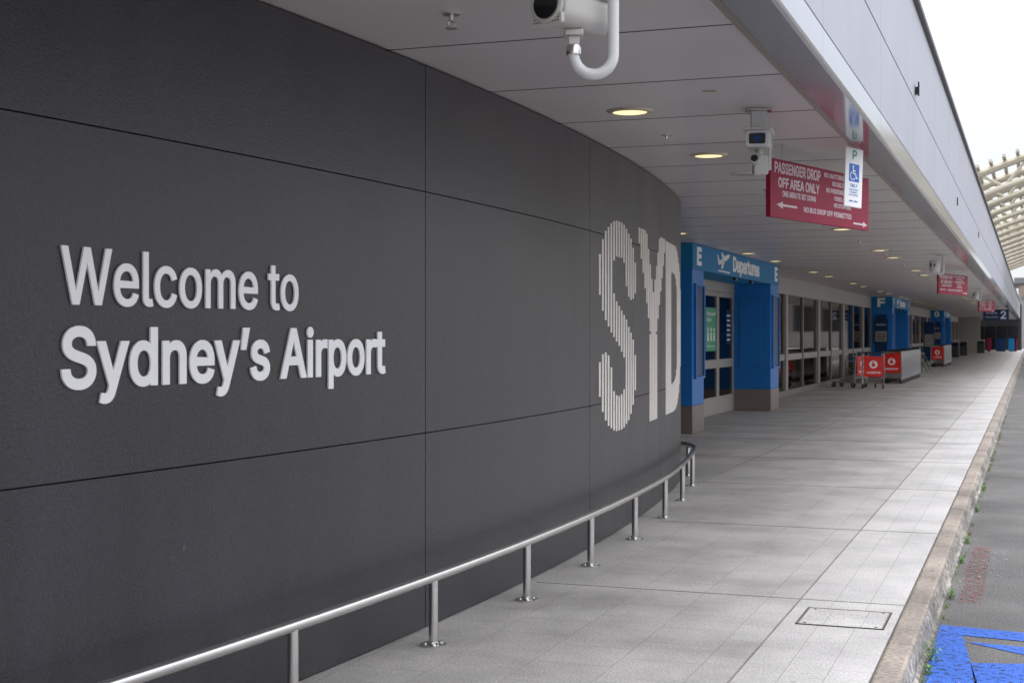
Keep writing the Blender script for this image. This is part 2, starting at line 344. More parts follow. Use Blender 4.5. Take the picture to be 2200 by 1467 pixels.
for c in range(70):
    cy=random.uniform(6.8,32); nb=random.randint(4,16)
    for i in range(nb):
        x=-.505+random.uniform(-.012,.02); y=cy+random.gauss(0,.05); h=random.uniform(.012,.045); a=random.uniform(0,2*PI); lx,ly=math.cos(a)*h*.6,math.sin(a)*h*.6; wd=.0022
        k.add([(x-wd,y,RZ),(x+wd,y+wd,RZ),(x+lx,y+ly,RZ+h)],[(0,1,2)])
k.build('gutter_grass',M['grass'],kind='stuff')['label']='thin grass growing in the crack along the kerb foot'
k=MB(); 
for yy in [5.4,8.68,11.9,15.2,18.5,21.8,25,28.3,31.6,35,38.3,41.6,45]: k.box(-3.0 if yy<14 else -5.9,-.705,yy,yy+.006,-.02,.0025)
k.box(-3.36,-3.352,14.5,60,-.02,.003); k.box(-1.312,-1.306,-5,60,-.02,.0035)
k.build('pavement_joint',mat('joint_dirt',(.17,.155,.14),.8,var=.4,vscale=5),kind='structure')
t=thing('inspection_cover','square tile-filled inspection cover with a thin dark metal frame set in the pavement','cover',(-.98,8.17,0))
a=MB(); x0,x1,y0,y1=-1.22,-.755,7.93,8.42
for q in ((x0,x1,y0,y0+.006),(x0,x1,y1-.006,y1),(x0,x0+.006,y0+.007,y1-.007),(x1-.006,x1,y0+.007,y1-.007)): a.box(*q,-.01,.005)
a.build('frame',M['plinth'],t); a=MB()
for q in ((x0-.006,x1+.006,y0-.006,y0-.001),(x0-.006,x1+.006,y1+.001,y1+.006),(x0-.006,x0-.001,y0,y1),(x1+.001,x1+.006,y0,y1)): a.box(*q,-.01,.004)
a.build('gap',M['gap'],t); MB().box(x0+.010,x1-.010,y0+.010,y1-.010,-.01,.003).build('infill',M['pave2'],t)
for q in ((x0+.04,y0+.04),(x1-.04,y0+.04),(x0+.04,y1-.04),(x1-.04,y1-.04)): MB().lathe([(.009,0),(.009,.0045)],(q[0],q[1],0),10).build('lifting_key_hole',M['gap'],t)
def flat(name,polys,m,z):
    b=MB()
    for p in polys: b.add([(x,y,z) for x,y in p],[tuple(range(len(p)))])
    return b.build(name,m,kind='structure')
flat('blue_road_marking',[[(-.505,8.83),(2.2,8.42),(2.2,8.20),(-.36,8.56),(-.505,8.56)],
    [(-.505,8.55),(-.37,8.55),(-.25,7.4),(-.505,7.3)],
    [(-.36,8.40),(.9,8.20),(.9,7.98),(.1,8.05)],
    [(-.30,7.86),(.05,7.95),(.9,7.70),(1.2,6.6),(-.505,6.6),(-.505,7.28),(-.26,7.36)]],M['rblue'],RZ+.004)
flat('red_road_marking',[[(-.44,9.6),(-.30,9.6),(-.30,12.2),(-.44,12.2)]],M['rred'],RZ+.004)
flat('white_road_marking',[[(-.38,10.6),(-.20,10.5),(-.16,12.0),(-.32,12.1)]],M['rwhite'],RZ+.008)
# ------------------------------------------------------------------ feature wall (curved)
R=42.; XC=-45.07; Y0c=8.6; PH1=math.asin(6.6/R); S1=R*PH1; RT=1.4
P1=Vector((XC+R*math.cos(PH1),Y0c+R*math.sin(PH1))); N1=Vector((math.cos(PH1),math.sin(PH1))); C2=P1-N1*RT
def wp(s,off=0):
    if s<=S1:
        p=s/R; return (XC+(R+off)*math.cos(p),Y0c+(R+off)*math.sin(p))
    p=PH1+(s-S1)/RT
    if p<=PI/2: return (C2.x+(RT+off)*math.cos(p),C2.y+(RT+off)*math.sin(p))
    ex=(p-PI/2)*RT; return (C2.x-ex,C2.y+RT+off)
SEND=S1+RT*(PI/2-PH1)+1.0
fw=thing('feature_wall','curved charcoal textured panel wall carrying the white welcome lettering','wall',(-3.07,8.6,0))
def curved(s0,s1,z0,z1,o0,o1,mb):
    n=max(2,int((s1-s0)/.12)); vs=[];fs=[]
    for i in range(n+1):
        s=s0+(s1-s0)*i/n
        for o,z in ((o0,z0),(o1,z0),(o1,z1),(o0,z1)): x,y=wp(s,o); vs.append((x,y,z))
    for i in range(n):
        for j in range(4): fs.append((i*4+j,i*4+(j+1)%4,(i+1)*4+(j+1)%4,(i+1)*4+j))
    fs+=[(0,1,2,3),(n*4+3,n*4+2,n*4+1,n*4)]; mb.add(vs,fs)
b=MB(); curved(-12,SEND,0,CZ-.01,-.10,-.03,b); b.build('backing',M['gap'],fw)
js=[-12,-10.95,-7.87,-4.78,-1.49,1.59,4.67,SEND]; zs=[(.012,1.061),(1.067,2.371),(2.377,CZ-.012)]
for i in range(len(js)-1):
    for z0,z1 in zs:
        b=MB(); curved(js[i]+.004,js[i+1]-.004,z0,z1,-.028,0,b); b.build('panel',M['wall'],fw,smooth=True)
sm=mat('scuff',(.09,.09,.095),.6)
for s,z,ww,hh in ((-3.65,.72,.012,.03),(-1.95,.62,.012,.02),(-1.75,.60,.008,.03),(-3.72,.70,.01,.012),(-1.92,.45,.006,.05)):
    x,y=wp(s,.0015); x2,y2=wp(s+ww,.0015); MB().add([(x,y,z),(x2,y2,z+.006),(x2,y2,z+hh),(x,y,z+hh*.8)],[(0,1,2,3)]).build('scuff_mark',sm,fw)
def walltext(body,s0,width,base,cap,bold,root,dep=.008,stand=.002):
    vs,fs=text(body,cap,width,0,0,'l',dep,bold)
    par=list(range(len(vs)))
    def find(i):
        while par[i]!=i: par[i]=par[par[i]]; i=par[i]
        return i
    key={}
    for i,v in enumerate(vs):
        kk=(round(v[0],5),round(v[1],5))
        if kk in key: par[find(i)]=find(key[kk])
        else: key[kk]=i
    for f in fs:
        for q in f[1:]: par[find(q)]=find(f[0])
    isl={}
    for i in range(len(vs)): isl.setdefault(find(i),[]).append(i)
    L_=[]
    for r,idx in isl.items():
        xs=[vs[i][0] for i in idx]; L_.append([min(xs),max(xs),set(idx)])
    L_.sort(key=lambda q:q[0]); G=[]
    for q in L_:
        if G and min(G[-1][1],q[1])-max(G[-1][0],q[0])>.55*min(G[-1][1]-G[-1][0],q[1]-q[0]): G[-1][0]=min(G[-1][0],q[0]); G[-1][1]=max(G[-1][1],q[1]); G[-1][2]|=q[2]
        else: G.append(q)
    for q in G:
        idx=sorted(q[2]); mp={v:i for i,v in enumerate(idx)}; b=MB()
        pts=[]
        for i in idx:
            a_,b_,t_=vs[i]; x,y=wp(s0+a_,stand+t_); pts.append((x,y,base+b_))
        b.add(pts,[tuple(mp[i] for i in f) for f in fs if f[0] in q[2]]); b.build('letter',M['letter'],root)
wt=thing('welcome_lettering','raised white lettering reading Welcome to Sydney\'s Airport on the charcoal wall','sign',(-3.2,5.4,1.7))
def sx(Y): return R*math.asin((Y-Y0c)/R)
walltext('Welcome to',sx(4.262),sx(5.79)-sx(4.262),1.712,.205,.010,wt)
walltext('Sydney\u2019s Airport',sx(4.262),sx(6.625)-sx(4.262),1.408,.212,.020,wt)
HL=1.715
W1,W2,W3=1.42,1.62,1.45
ZS=.70
def dseg(px,py,a,b,c,d):
    py/=ZS; b/=ZS; d/=ZS
    l2=(c-a)**2+(d-b)**2; t=max(0,min(1,((px-a)*(c-a)+(py-b)*(d-b))/l2)); return math.hypot(px-a-t*(c-a),py-b-t*(d-b))
def spath():
    P=[]; cx=W1/2; rx=W1/2-.215
    P.append((cx+rx,1.22))
    for d in range(0,181,12): P.append((cx+rx*math.cos(math.radians(d)),1.28+(HL-.15-1.28)*math.sin(math.radians(d))))
    P+=[(cx-rx,1.17),(cx-rx*.80,1.04),(cx-rx*.3,.91),(cx+rx*.3,.80),(cx+rx*.80,.67),(cx+rx,.54)]
    for d in range(0,-181,-12): P.append((cx+rx*math.cos(math.radians(d)),.43+(.43-.15)*math.sin(math.radians(d))))
    P.append((cx-rx,.50)); return P
SP=spath()
def inS(x,z): return min(dseg(x,z,*p,*q) for p,q in zip(SP,SP[1:]))<.212
def inY(x,z):
    c=W2/2
    if abs(x-c)<.215 and z<.8: return True
    xx=abs(x-c)
    if z>=.60:
        lo=(z-.60)/(HL-.60)*(c+.02)-.43; hi=lo+.47
        return lo<=xx<=min(hi,c)
    return False
def inD(x,z):
    def sh(x,z,x0,x1,z0,z1,rx,rz):
        if not(x0<=x<=x1 and z0<=z<=z1): return False
        if x>x1-rx:
            if z>z1-rz: return ((x-x1+rx)/rx)**2+((z-z1+rz)/rz)**2<=1
            if z<z0+rz: return ((x-x1+rx)/rx)**2+((z-z0-rz)/rz)**2<=1
        return True
    return sh(x,z,0,W3,0,HL,.72,.5) and not sh(x,z,.43,W3-.43,.30,HL-.30,.4,.25)
sy=thing('airport_code_sign','tall letters SYD built of vertical white metal slats on the curved charcoal wall','sign',(-3.3,12.5,1.7))
PER=.096
for fn,ss,W,hw in ((inS,sx(10.44),W1,.024),(inY,sx(11.97),W2,.027),(inD,sx(13.66),W3,.028)):
    b=MB(); n=int(W/PER)+1
    for i in range(n):
        x=W/2+(i-(n-1)/2)*PER; run=None; st=.012
        zz=[q*st for q in range(int(HL/st)+2)]
        for z in zz+[99]:
            ins = z<90 and fn(x,z)
            if ins and run is None: run=z
            if not ins and run is not None:
                z0,z1=run+.81,last+.81; run=None
                if z1-z0>.05:
                    vs=[]
                    for zq in (z0,z1):
                        for du,of in ((-hw,.001),(-hw,.005),(-hw+.005,.008),(hw-.005,.008),(hw,.005),(hw,.001)):
                            X,Y=wp(ss+x+du,of); vs.append((X,Y,zq))
                    b.add(vs,[(0,1,2,3,4,5),(6,7,8,9,10,11)]+[(j,(j+1)%6,6+(j+1)%6,6+j) for j in range(6)])
            if ins: last=z
    b.build('letter',M['slat'],sy)
rl=thing('bumper_rail','low polished steel bumper rail curving along the foot of the charcoal wall','rail',(-2.85,8.6,0))
SR=S1+RT*(PI/2-PH1)+.2
def roff(s): return .22 if s<S1-3 else max(.15,.22-(s-S1+3)*.022)
pth=[]; s=-11.5
while s<SR: x,y=wp(s,roff(s)); pth.append((x,y,.352)); s+=.12 if s<S1 else .05
MB().tube(pth,.0265,16).build('rail',M['steel'],rl,smooth=True)
s=sx(5.42)-1.333*5
while s<SR-.05:
    x,y=wp(s,roff(s))
    o=MB().lathe([(.024,.005),(.024,.335)],(x,y,0),16).build('post',M['steel'],rl,smooth=True)
    MB().lathe([(.068,0),(.068,.008),(.062,.011),(.03,.011),(.028,.02),(.024,.02)],(x,y,.001),24).build('base_flange',M['steel'],o,smooth=True)
    for q in range(4): MB().lathe([(.009,.011),(.009,.02),(.004,.023)],(x+.048*math.cos(q*PI/2+.8),y+.048*math.sin(q*PI/2+.8),.001),6).build('bolt',M['steel'],o)
    s+=1.333*(1 if s<S1-1 else .75)
# ------------------------------------------------------------------ canopy of the terminal
tc_=thing('terminal_canopy','long flat canopy with white panelled soffit and pale deep fascia over the pavement','canopy',(-3,20,CZ))
b=MB(); j=MB(); y=6.7-1.37*9
while y<YE:
    b.box(-7.2,-1.262,y+.004,y+1.366,CZ,CZ+.03); j.box(-7.2,-1.262,y-.0065,y+.0065,CZ-.0015,CZ+.003); y+=1.37
b.build('soffit',M['soffit'],tc_); j.build('soffit_joint',M['gap'],tc_)
MB().box(-7.2,-1.262,-6,YE,CZ+.035,CZ+.06).build('backing',M['gap'],tc_)
fx=-1.03
def prof(poly,y0,y1,mb): mb.prism(poly,lambda a,b,t:(a,t,b),y0,y1)
b=MB(); y=7.6-3.05*4
while y<YE:
    prof([(-1.26,CZ-.030),(-1.055,CZ-.030),(-1.035,CZ-.026),(fx,CZ-.012),(fx,CZ+.14),(-1.26,CZ+.14)],y+.002,y+3.048,b); y+=3.05
b.build('edge_trim',M['trim'],tc_)
MB().box(-1.30,-1.261,-4,YE,CZ-.032,CZ-.001).build('edge_angle',M['plinth'],tc_)
b=MB(); y=7.6-3.05*4
while y<YE:
    b.box(-1.10,fx,y+.006,y+3.044,CZ+.148,3.794); b.box(-1.10,fx,y+.006,y+3.044,3.806,4.70); y+=3.05
b.build('fascia_cladding',M['fascia'],tc_,bevel=.002,seg=1)
MB().box(-1.25,-1.04,-4,YE,CZ+.145,4.69).build('fascia_backing',M['gap'],tc_)
b=MB(); b.box(-1.35,-.985,-5,YE,4.705,4.76); b.build('coping',M['roof'],tc_,bevel=.006)
MB().box(-16,-1.36,-6,YE,4.4,4.7).build('roof_slab',M['roof'],tc_)
b=MB(); b.box(-1.03,-1.0,13.9,13.98,3.86,3.93); b.box(-1.0,-.985,13.87,13.9,3.84,3.97); b.box(-1.0,-.985,13.9,13.99,3.95,3.97); b.build('bracket',M['black'],tc_)
MB().box(-1.03,-1.015,22.0,22.06,3.5,3.62).build('bracket',M['black'],tc_); MB().box(-1.03,-1.015,31,31.08,3.6,3.72).build('bracket',M['black'],tc_)
MB().box(-1.87,-1.79,8.47,8.51,CZ-.003,CZ-.0005).build('sticker',M['tan'],tc_)
def downlight(x,y,lit,label,grp):
    t=thing('ceiling_downlight',label,'downlight',(x,y,CZ),grp)
    MB().lathe([(.112,-.003),(.118,-.016),(.145,-.011),(.158,-.001)],(x,y,CZ),32).build('ring',M['lampring'] if lit else M['soffit'],t,smooth=True)
    MB().lathe([(.112,-.0125),(.08,-.0155),(.01,-.017)],(x,y,CZ),28).build('lens',M['lamp'] if lit else M['lampoff'],t,smooth=True)
ys=[9.06,11.5,20.2,25.5,28.0]; q=28.
while q<118: ys+=[q+5.8,q+8.5]; q+=8.5
for i,y in enumerate(ys): downlight(-2.48,y,True,'round warm glowing soffit downlight, %s from the camera in the street-side row'%ORD[i],'soffit downlights')
downlight(-2.44,12.95,False,'round unlit soffit downlight beyond the second glowing one','soffit downlights')
ys2=[20.2,25.6,28.5]; q=28.5
while q<118: ys2+=[q+5.3,q+8.0]; q+=8.
for i,y in enumerate(ys2): downlight(-4.8,y,True,'warm glowing soffit downlight, %s from the wall end in the door-side row'%ORD[i],'soffit downlights')
sp=thing('fire_sprinkler','x','sprinkler',(0,0,0),'soffit sprinklers'); local(sp)
MB().lathe([(.04,0),(.04,-.006),(.012,-.01),(.010,-.03),(.014,-.03),(.014,-.036)],(0,0,0),16).build('body',M['steel'],sp,smooth=True)
MB().lathe([(.028,-.066),(.028,-.069),(.006,-.071)],(0,0,0),14).build('deflector',M['steel'],sp,smooth=True)
b=MB(); b.tube([(.011,0,-.034),(.017,0,-.05),(.006,0,-.066)],.003,6); b.tube([(-.011,0,-.034),(-.017,0,-.05),(-.006,0,-.066)],.003,6); b.build('yoke',M['steel'],sp)
sp.location=(-2.5,6.04,CZ); sp['label']='small fire sprinkler head under the soffit, first from the camera'
for i in range(1,9): dup(sp,(-2.53,6.04+4.22*i,CZ),0,'small fire sprinkler head under the soffit, %s from the camera'%ORD[i])
# ------------------------------------------------------------------ terminal building: interior, glazing, portals
tb=thing('terminal_building','long low airport terminal building behind the glazed doors','building',(-9,60,0))
MB().box(-16.2,-16,-6,YE,0,4.4).build('back_wall',M['inner'],tb)
MB().box(-16,-6.05,15,YE,2.95,3.0).build('interior_ceiling',M['inner'],tb)
MB().box(-15.9,-6.1,14.8,15,0,3.0).build('side_wall',M['inner'],tb)
MB().box(-6.2,-6.0,-6,16.3,0,CZ).build('street_wall',M['concrete'],tb)
MB().box(-15.9,-6.3,15.1,YE-.1,.001,.006).build('interior_floor',M['inner'],tb)
for i in range(16): MB().box(-9,-8.6,18+i*7,18.4+i*7,0,2.95).build('interior_column',M['inner'],tb)
for i in range(20):
    for x in (-7.4,-11.5): MB().box(x,x+.5,19+i*5,20.2+i*5,2.93,2.945).build('interior_light',M['inlamp'],tb)
for i in range(9):
    MB().box(-11.6,-10.4,24+i*12,29+i*12,0,1.1).build('check_in_desk',M['dblue'],tb)
    MB().box(-12.4,-12.3,24+i*12,29+i*12,1.4,2.2).build('desk_screen',M['pblue'],tb)
def glazed(Y0,Y1,n,label):
    t=thing('glazed_shopfront',label,'window wall',(-5.95,Y0,0),'glazed terminal frontage')
    MB().box(-6.02,-5.90,Y0,Y1,2.62,CZ-.003).build('head_panel',M['headp'],t,bevel=.005)
    MB().box(-6.0,-5.90,Y0,Y1,0.003,.16).build('sill',M['frame'],t,bevel=.005)
    st=(Y1-Y0)/n
    for i in range(n+1):
        y=Y0+i*st; w_=.10 if i%2 else .30; y=min(max(y,Y0+w_/2),Y1-w_/2)
        MB().box(-6.01,-5.90+(.03 if i%2==0 else .0),y-w_/2,y+w_/2,.161,2.619).build('mullion',M['headp'] if i%2==0 else M['frame'],t,bevel=.005)
    for i in range(n):
        y=Y0+i*st+.17; y2=y+st-.34
        MB().box(-5.99,-5.91,y,y2,.93,1.09).build('transom',M['headp'],t,bevel=.004)
        MB().box(-5.955,-5.945,y-.12,y2+.12,.162,.928).build('pane',M['glass'],t)
        MB().box(-5.955,-5.945,y-.12,y2+.12,1.092,2.618).build('pane',M['glass'],t)
glazed(16.3,22.35,3,'short run of glazed frontage between the curved wall and the first blue portal')
glazed(30.75,57.35,9,'glazed frontage between the first and second blue portals')
glazed(65.75,92.35,9,'glazed frontage between the second and third blue portals')
glazed(100.8,129,10,'glazed frontage beyond the third blue portal')
def portal(Y0,let,label):
    t=thing('entrance_portal',label,'entrance',(-5.1,Y0,0),'blue departures portals'); Y1=Y0+8.3
    for k,(a,b_) in enumerate(((Y0,Y0+.85),(Y0+7.3,Y1))):
        p=MB().box(-5.95,-5.1,a,b_,.452,2.648).build('pillar',M['blue'],t,bevel=.008)
        MB().box(-5.955,-5.095,a-.005,b_+.005,.003,.45).build('plinth',M['plinth'],p,bevel=.006)
        MB().box(-5.102,-5.085,a+.18,b_-.12,.92,2.38).build('display_niche',M['dblue'],p,bevel=.003)
        b=MB(); b.box(-5.1,-5.06,a+.12,a+.175,.88,2.42); b.box(-5.1,-5.06,b_-.115,b_-.06,.88,2.42); b.box(-5.1,-5.06,a+.18,b_-.12,2.385,2.42); b.box(-5.1,-5.06,a+.18,b_-.12,.88,.915); b.build('niche_frame',M['blue'],p)
        MB().box(-5.75,-5.3,a-.02,a-.003,.92,2.38).build('side_panel',M['blue'] if k else M['dblue'],p,bevel=.003)
    h=MB().box(-5.96,-5.09,Y0-.01,Y1+.01,2.65,CZ-.004).build('header',M['teal'],t,bevel=.006)
    F=lambda a,b,tt:(-5.088+tt,Y0+a,b)
    b=MB(); addtext(b,text(let,.26,.34,.28,2.74,'l',.006,.04),F); addtext(b,text(let,.26,.34,7.72,2.74,'l',.006,.04),F)
    addtext(b,text('Departures',.25,2.65,3.25,2.75,'l',.006,.03),F)
    # side view of a climbing aeroplane over a bar
    pl=[[(1.95,2.83),(2.02,2.80),(2.75,2.93),(2.95,3.00),(2.90,3.03),(2.70,3.01),(2.0,2.86)],[(2.28,2.88),(2.52,2.90),(2.30,2.745),(2.20,2.745)],[(2.30,2.92),(2.50,2.96),(2.30,3.03),(2.22,3.03)],[(1.95,2.84),(2.06,2.87),(1.94,2.97),(1.87,2.97)],[(1.95,2.69),(2.95,2.69),(2.95,2.712),(1.95,2.712)]]
    addpolys(b,pl,F,.006); b.build('lettering',M['letter'],h)
    b=MB(); addtext(b,text(let,.30,.30,.28,2.70,'l',.01,.04),lambda a,b,tt:(-5.95+a,Y0-.012-tt,b)); b.build('end_letter',M['letter'],h)
    for q in (3.6,5.2): MB().box(-5.16,-5.10,Y0+q,Y0+q+.10,2.59,2.648).build('door_sensor',M['black'],t,bevel=.01)
    MB().box(-5.93,-5.86,Y0+.851,Y0+7.299,2.45,2.649).build('door_head',M['headp'],t)
    st=6.448/4
    for i in range(4):
        a=Y0+.851+i*st; c=a+st; d=MB(); s_=.11; X0,X1=-5.93,-5.87
        d.box(X0,X1,a+.004,a+s_,.01,2.448); d.box(X0,X1,c-s_,c-.004,.01,2.448); d.box(X0,X1,a+s_,c-s_,.01,.36); d.box(X0,X1,a+s_,c-s_,.93,1.10); d.box(X0,X1,a+s_,c-s_,2.35,2.448)
        dd=d.build('door',M['headp'],t,bevel=.004)
        MB().box(-5.905,-5.895,a+s_,c-s_,.362,.928).build('pane',M['glass'],dd); MB().box(-5.905,-5.895,a+s_,c-s_,1.102,2.348).build('pane',M['glass'],dd)
    return t
pE=portal(22.4,'E','blue departures portal lettered E, nearest to the curved wall')
pF=portal(57.4,'F','blue departures portal lettered F, second from the camera')
pG=portal(92.4,'G','blue departures portal lettered G, farthest and smallest')
pt=thing('poster','green health notice poster behind the glass of the first portal door','poster',(-5.88,27.4,1.7))
pb=MB().box(-5.892,-5.888,27.02,28.0,1.27,2.12).build('board',M['green'],pt)
F=lambda a,b,t:(-5.8878+t,27.02+a,1.27+b); b=MB()
addtext(b,text('Protect yourself',.07,.8,.08,.70,'l',.002,.01),F); addtext(b,text('& others',.07,.42,.08,.58,'l',.002,.01),F)
for i in range(3):
    P=[disc(.2+i*.28,.42,.045,12),[(.13+i*.28,.2),(.27+i*.28,.2),(.25+i*.28,.36),(.15+i*.28,.36)]]
    addpolys(b,P,F,.002)
b.box(-5.8878,-5.886,27.1,27.9,1.36,1.37); b.build('lettering',M['letter'],pt)
pt=thing('poster','blue and white door notice on the second glazed leaf of the first portal','poster',(-5.88,29,1.7))
MB().box(-5.892,-5.888,29.0,29.45,1.4,2.1).build('board',M['dblue'],pt)
b=MB()
for i in range(6): b.box(-5.8878,-5.886,29.05,29.35+.05*(i%2),1.47+i*.1,1.50+i*.1)
b.build('lettering',M['letter'],pt)
def notice(X0,Y,label):
    t=thing('notice_board',label,'notice board',(X0,Y,1.3))
    MB().box(X0,X0+.52,Y-.05,Y-.022,1.25,2.2).build('board',M['dblue'],t,bevel=.004)
    MB().box(X0+.04,X0+.48,Y-.056,Y-.051,1.32,1.72).build('paper_panel',M['headp'],t)
    b=MB()
    for i in range(3): b.box(X0+.09,X0+.42,Y-.06,Y-.0565,1.38+i*.1,1.41+i*.1)
    b.build('lettering',M['black'],t)
    b=MB(); addtext(b,text('Departures',.06,.36,X0+.08,1.95,'l',.002,.01),lambda a,b,t:(a,Y-.051-t,b)); b.build('heading',M['letter'],t)
notice(-5.78,57.375,'dark blue notice board with pale panel on the end of the second blue pillar')
notice(-5.78,92.375,'dark blue notice board with pale panel on the end of the third blue pillar')
t=thing('information_totem','tall blue information totem with pale panel beside the far glazing','totem',(-5.5,85,0))
MB().box(-5.8,-5.2,84.9,85.05,.05,2.3).build('body',M['dblue'],t,bevel=.01); MB().box(-5.75,-5.25,84.88,84.897,.9,1.6).build('panel',M['headp'],t); MB().box(-5.85,-5.15,84.8,85.15,.002,.05).build('base',M['steel'],t)
MB().box(-6.4,-4.15,130,130.4,0,CZ-.004).build('end_wall',M['headp'],bevel=.01); tag(bpy.data.objects['end_wall'],'plain pale cross wall closing the far end of the glazed frontage','wall')
for i,(x,y) in enumerate(((-4.9,101.5),(-4.7,110),(-3.9,124))):
    t=thing('litter_bin','dark litter bin standing before the far glazing, %s from the third portal'%ORD[i],'bin',(x,y,0),'far litter bins')
    MB().box(x-.3,x+.3,y-.3,y+.3,.04,1.05).build('body',M['dark'],t,bevel=.03); MB().box(x-.33,x+.33,y-.33,y+.33,1.052,1.14).build('lid',M['steel'],t,bevel=.02); MB().box(x-.2,x+.2,y-.31,y-.301,.80,.95).build('opening',M['black'],t)
t=thing('far_concourse','dark glazed entrance block across the far end of the pavement','building',(-4,150,0))
MB().box(-7,-.9,151,156,0,4.6).build('wall',M['dark'],t); 
for i in range(5): MB().box(-6.5+i*1.1,-5.6+i*1.1,150.9,150.99,.1,2.4).build('window',M['black'],t)
for i,(x,c,wd) in enumerate(((-3.9,'red',.4),(-3.1,'dblue',.9),(-2.0,'teal',.7),(-1.45,'red',.25))):
    t=thing('kiosk',['small dark red kiosk at the far end beside the pale cross wall','wide dark blue kiosk at the far end','teal kiosk at the far end right of the dark blue one','narrow red kiosk nearest the kerb at the far end'][i],'kiosk',(x,140,0))
    MB().box(x,x+wd,140,140.5,.1,1.25).build('body',M[c],t,bevel=.02); MB().box(x-.03,x+wd+.03,139.97,140.53,1.252,1.3).build('top',M['black'],t); MB().box(x+.05,x+wd-.05,140.05,140.45,.002,.1).build('base',M['black'],t)
# ------------------------------------------------------------------ hanging signs
SF=lambda a,b,t:(a,-.0205-t,b)
def dropsign(label):
    t=thing('hanging_sign',label,'sign',(0,0,0),'red drop off signs'); local(t); Wd,Hh=1.87,.449
    MB().box(0,Wd,-.02,.02,0,Hh).build('board',M['red'],t,bevel=.004)
    b=MB()
    for body,cap,wid,x,y in (('PASSENGER DROP',.078,.82,.07,.345),('OFF AREA ONLY',.070,.74,.13,.238),('ONE MINUTE SET DOWN',.040,.60,.20,.170),
        ('NO UNATTENDED VEHICLES',.035,.70,.96,.385),('NO DELIVERIES',.035,.40,1.12,.325),('NO PASSENGER PICK UPS',.035,.64,1.0,.265),('FINES APPLY',.032,.32,1.16,.208),('NO STOPPING',.032,.34,1.15,.152),('NO BUS DROP OFF PERMITTED',.038,.92,.58,.075)):
        addtext(b,text(body,cap,wid,x,y,'l',.0015,.025),SF)
    addpolys(b,arrow(.46,.10,.36,.055,-1)+arrow(1.54,.045,.29,.05,1),SF,.0015)
    b.build('lettering',M['pink'],t)
    for x in (.25,Wd-.25): MB().tube([(x,0,Hh-.002),(x,0,Hh+.128)],.008,8).build('hanger',M['steel'],t)
    return t
d0=dropsign('large red passenger drop off sign hanging behind the small white parking sign'); d0.location=(-1.876,10.81,2.492); d0.rotation_euler=(0,0,math.radians(73.2))
dup(d0,(-1.93,32.6,2.492),math.radians(73.2),'mid-sized red drop off sign beyond the third surveillance camera')
dup(d0,(-1.93,58.3,2.492),math.radians(73.2),'smallest red drop off sign beside the dark gate sign')
t=thing('parking_sign','narrow white accessible parking sign with green P hanging at the canopy edge','sign',(0,0,0)); local(t)
MB().box(0,.235,-.006,.006,0,.50).build('board',M['letter'],t,bevel=.012)
F=lambda a,b,t:(a,-.0062-t,b)
b=MB(); addtext(b,text('P',.075,.06,.088,.405,'l',.001,.02),F); b.build('green_letter',M['green'],t)
sq=MB(); addpolys(sq,[[(.05,.215),(.185,.215),(.185,.365),(.05,.365)]],F,.001); sq=sq.build('blue_square',M['pblue'],t)
b=MB(); addpolys(b,wheelchair(.112,.287,.135),lambda a,b,t:(a,-.0074-t,b),.001); b.build('wheelchair_symbol',M['letter'],sq)
b=MB(); addtext(b,text('ONLY',.028,.10,.068,.168,'l',.001,.01),F)
addtext(b,text('PARKING',.012,.12,.058,.14,'l',.001,.01),F); addtext(b,text('PERMIT',.012,.10,.068,.118,'l',.001,.01),F); addtext(b,text('HOLDERS',.012,.12,.058,.096,'l',.001,.01),F)
addpolys(b,arrow(.06,.05,.12,.018,1)+arrow(.175,.05,.12,.018,-1),F,.001); b.build('blue_lettering',M['pblue'],t)
for x in (.05,.185): MB().tube([(x,.0,.498),(x,.0,.52)],.006,8).build('hanger',M['steel'],t)
t.location=(-1.33,10.95,2.57); t.rotation_euler=(0,math.radians(3),math.radians(60)); t.scale=(.92,1,.90)
t=thing('gate_sign','dark teal hanging sign with white number 2 near the far end','sign',(-2.4,82,2.36))
MB().box(-2.47,-1.13,82,82.08,2.36,2.95).build('board',M['dblue'],t,bevel=.005)
b=MB(); G=lambda a,b,t:(-2.47+a,81.997-t,2.36+b)
addtext(b,text('2',.40,.30,.90,.09,'l',.004,.02),G); addtext(b,text('Terminal',.12,.62,.12,.34,'l',.004),G); addtext(b,text('Departures',.10,.66,.12,.14,'l',.004),G); b.build('lettering',M['letter'],t)
for x in (-2.2,-1.4): MB().tube([(x,82.04,2.95),(x,82.04,CZ)],.015,8).build('hanger',M['steel'],t)
# ------------------------------------------------------------------ CCTV
def rbox(mb,x0,x1,y0,y1,z0,z1,r,n=5):
    P=[]
    for cx,cz,a0 in ((x1-r,z1-r,0),(x0+r,z1-r,90),(x0+r,z0+r,180),(x1-r,z0+r,270)):
        for i in range(n+1):
            a=math.radians(a0+90*i/n); P.append((cx+r*math.cos(a),cz+r*math.sin(a)))
    mb.prism(P,lambda a,b,t:(a,t,b),y0,y1)
def rot(p,a): return (p[0]*math.cos(a)-p[1]*math.sin(a),p[0]*math.sin(a)+p[1]*math.cos(a),p[2])
def rmb(mb,a,dx=0,dy=0,dz=0): mb.v=[(lambda q:(q[0]+dx,q[1]+dy,q[2]+dz))(rot(p,a)) for p in mb.v]; return mb
t=thing('surveillance_camera','large white surveillance camera on a J-shaped pipe, half out of the frame','camera',(0,0,0)); local(t)
A=math.radians(-38)
b=MB(); rbox(b,-.062,.062,-.13,.14,-.045,.075,.045,8); rmb(b,A); b.build('housing',M['cctv'],t,smooth=True,bevel=.006)
b=MB(); rbox(b,-.072,.072,-.17,.15,.058,.086,.013); rmb(b,A); b.build('sunshield',M['cctv'],t,smooth=True,bevel=.004)
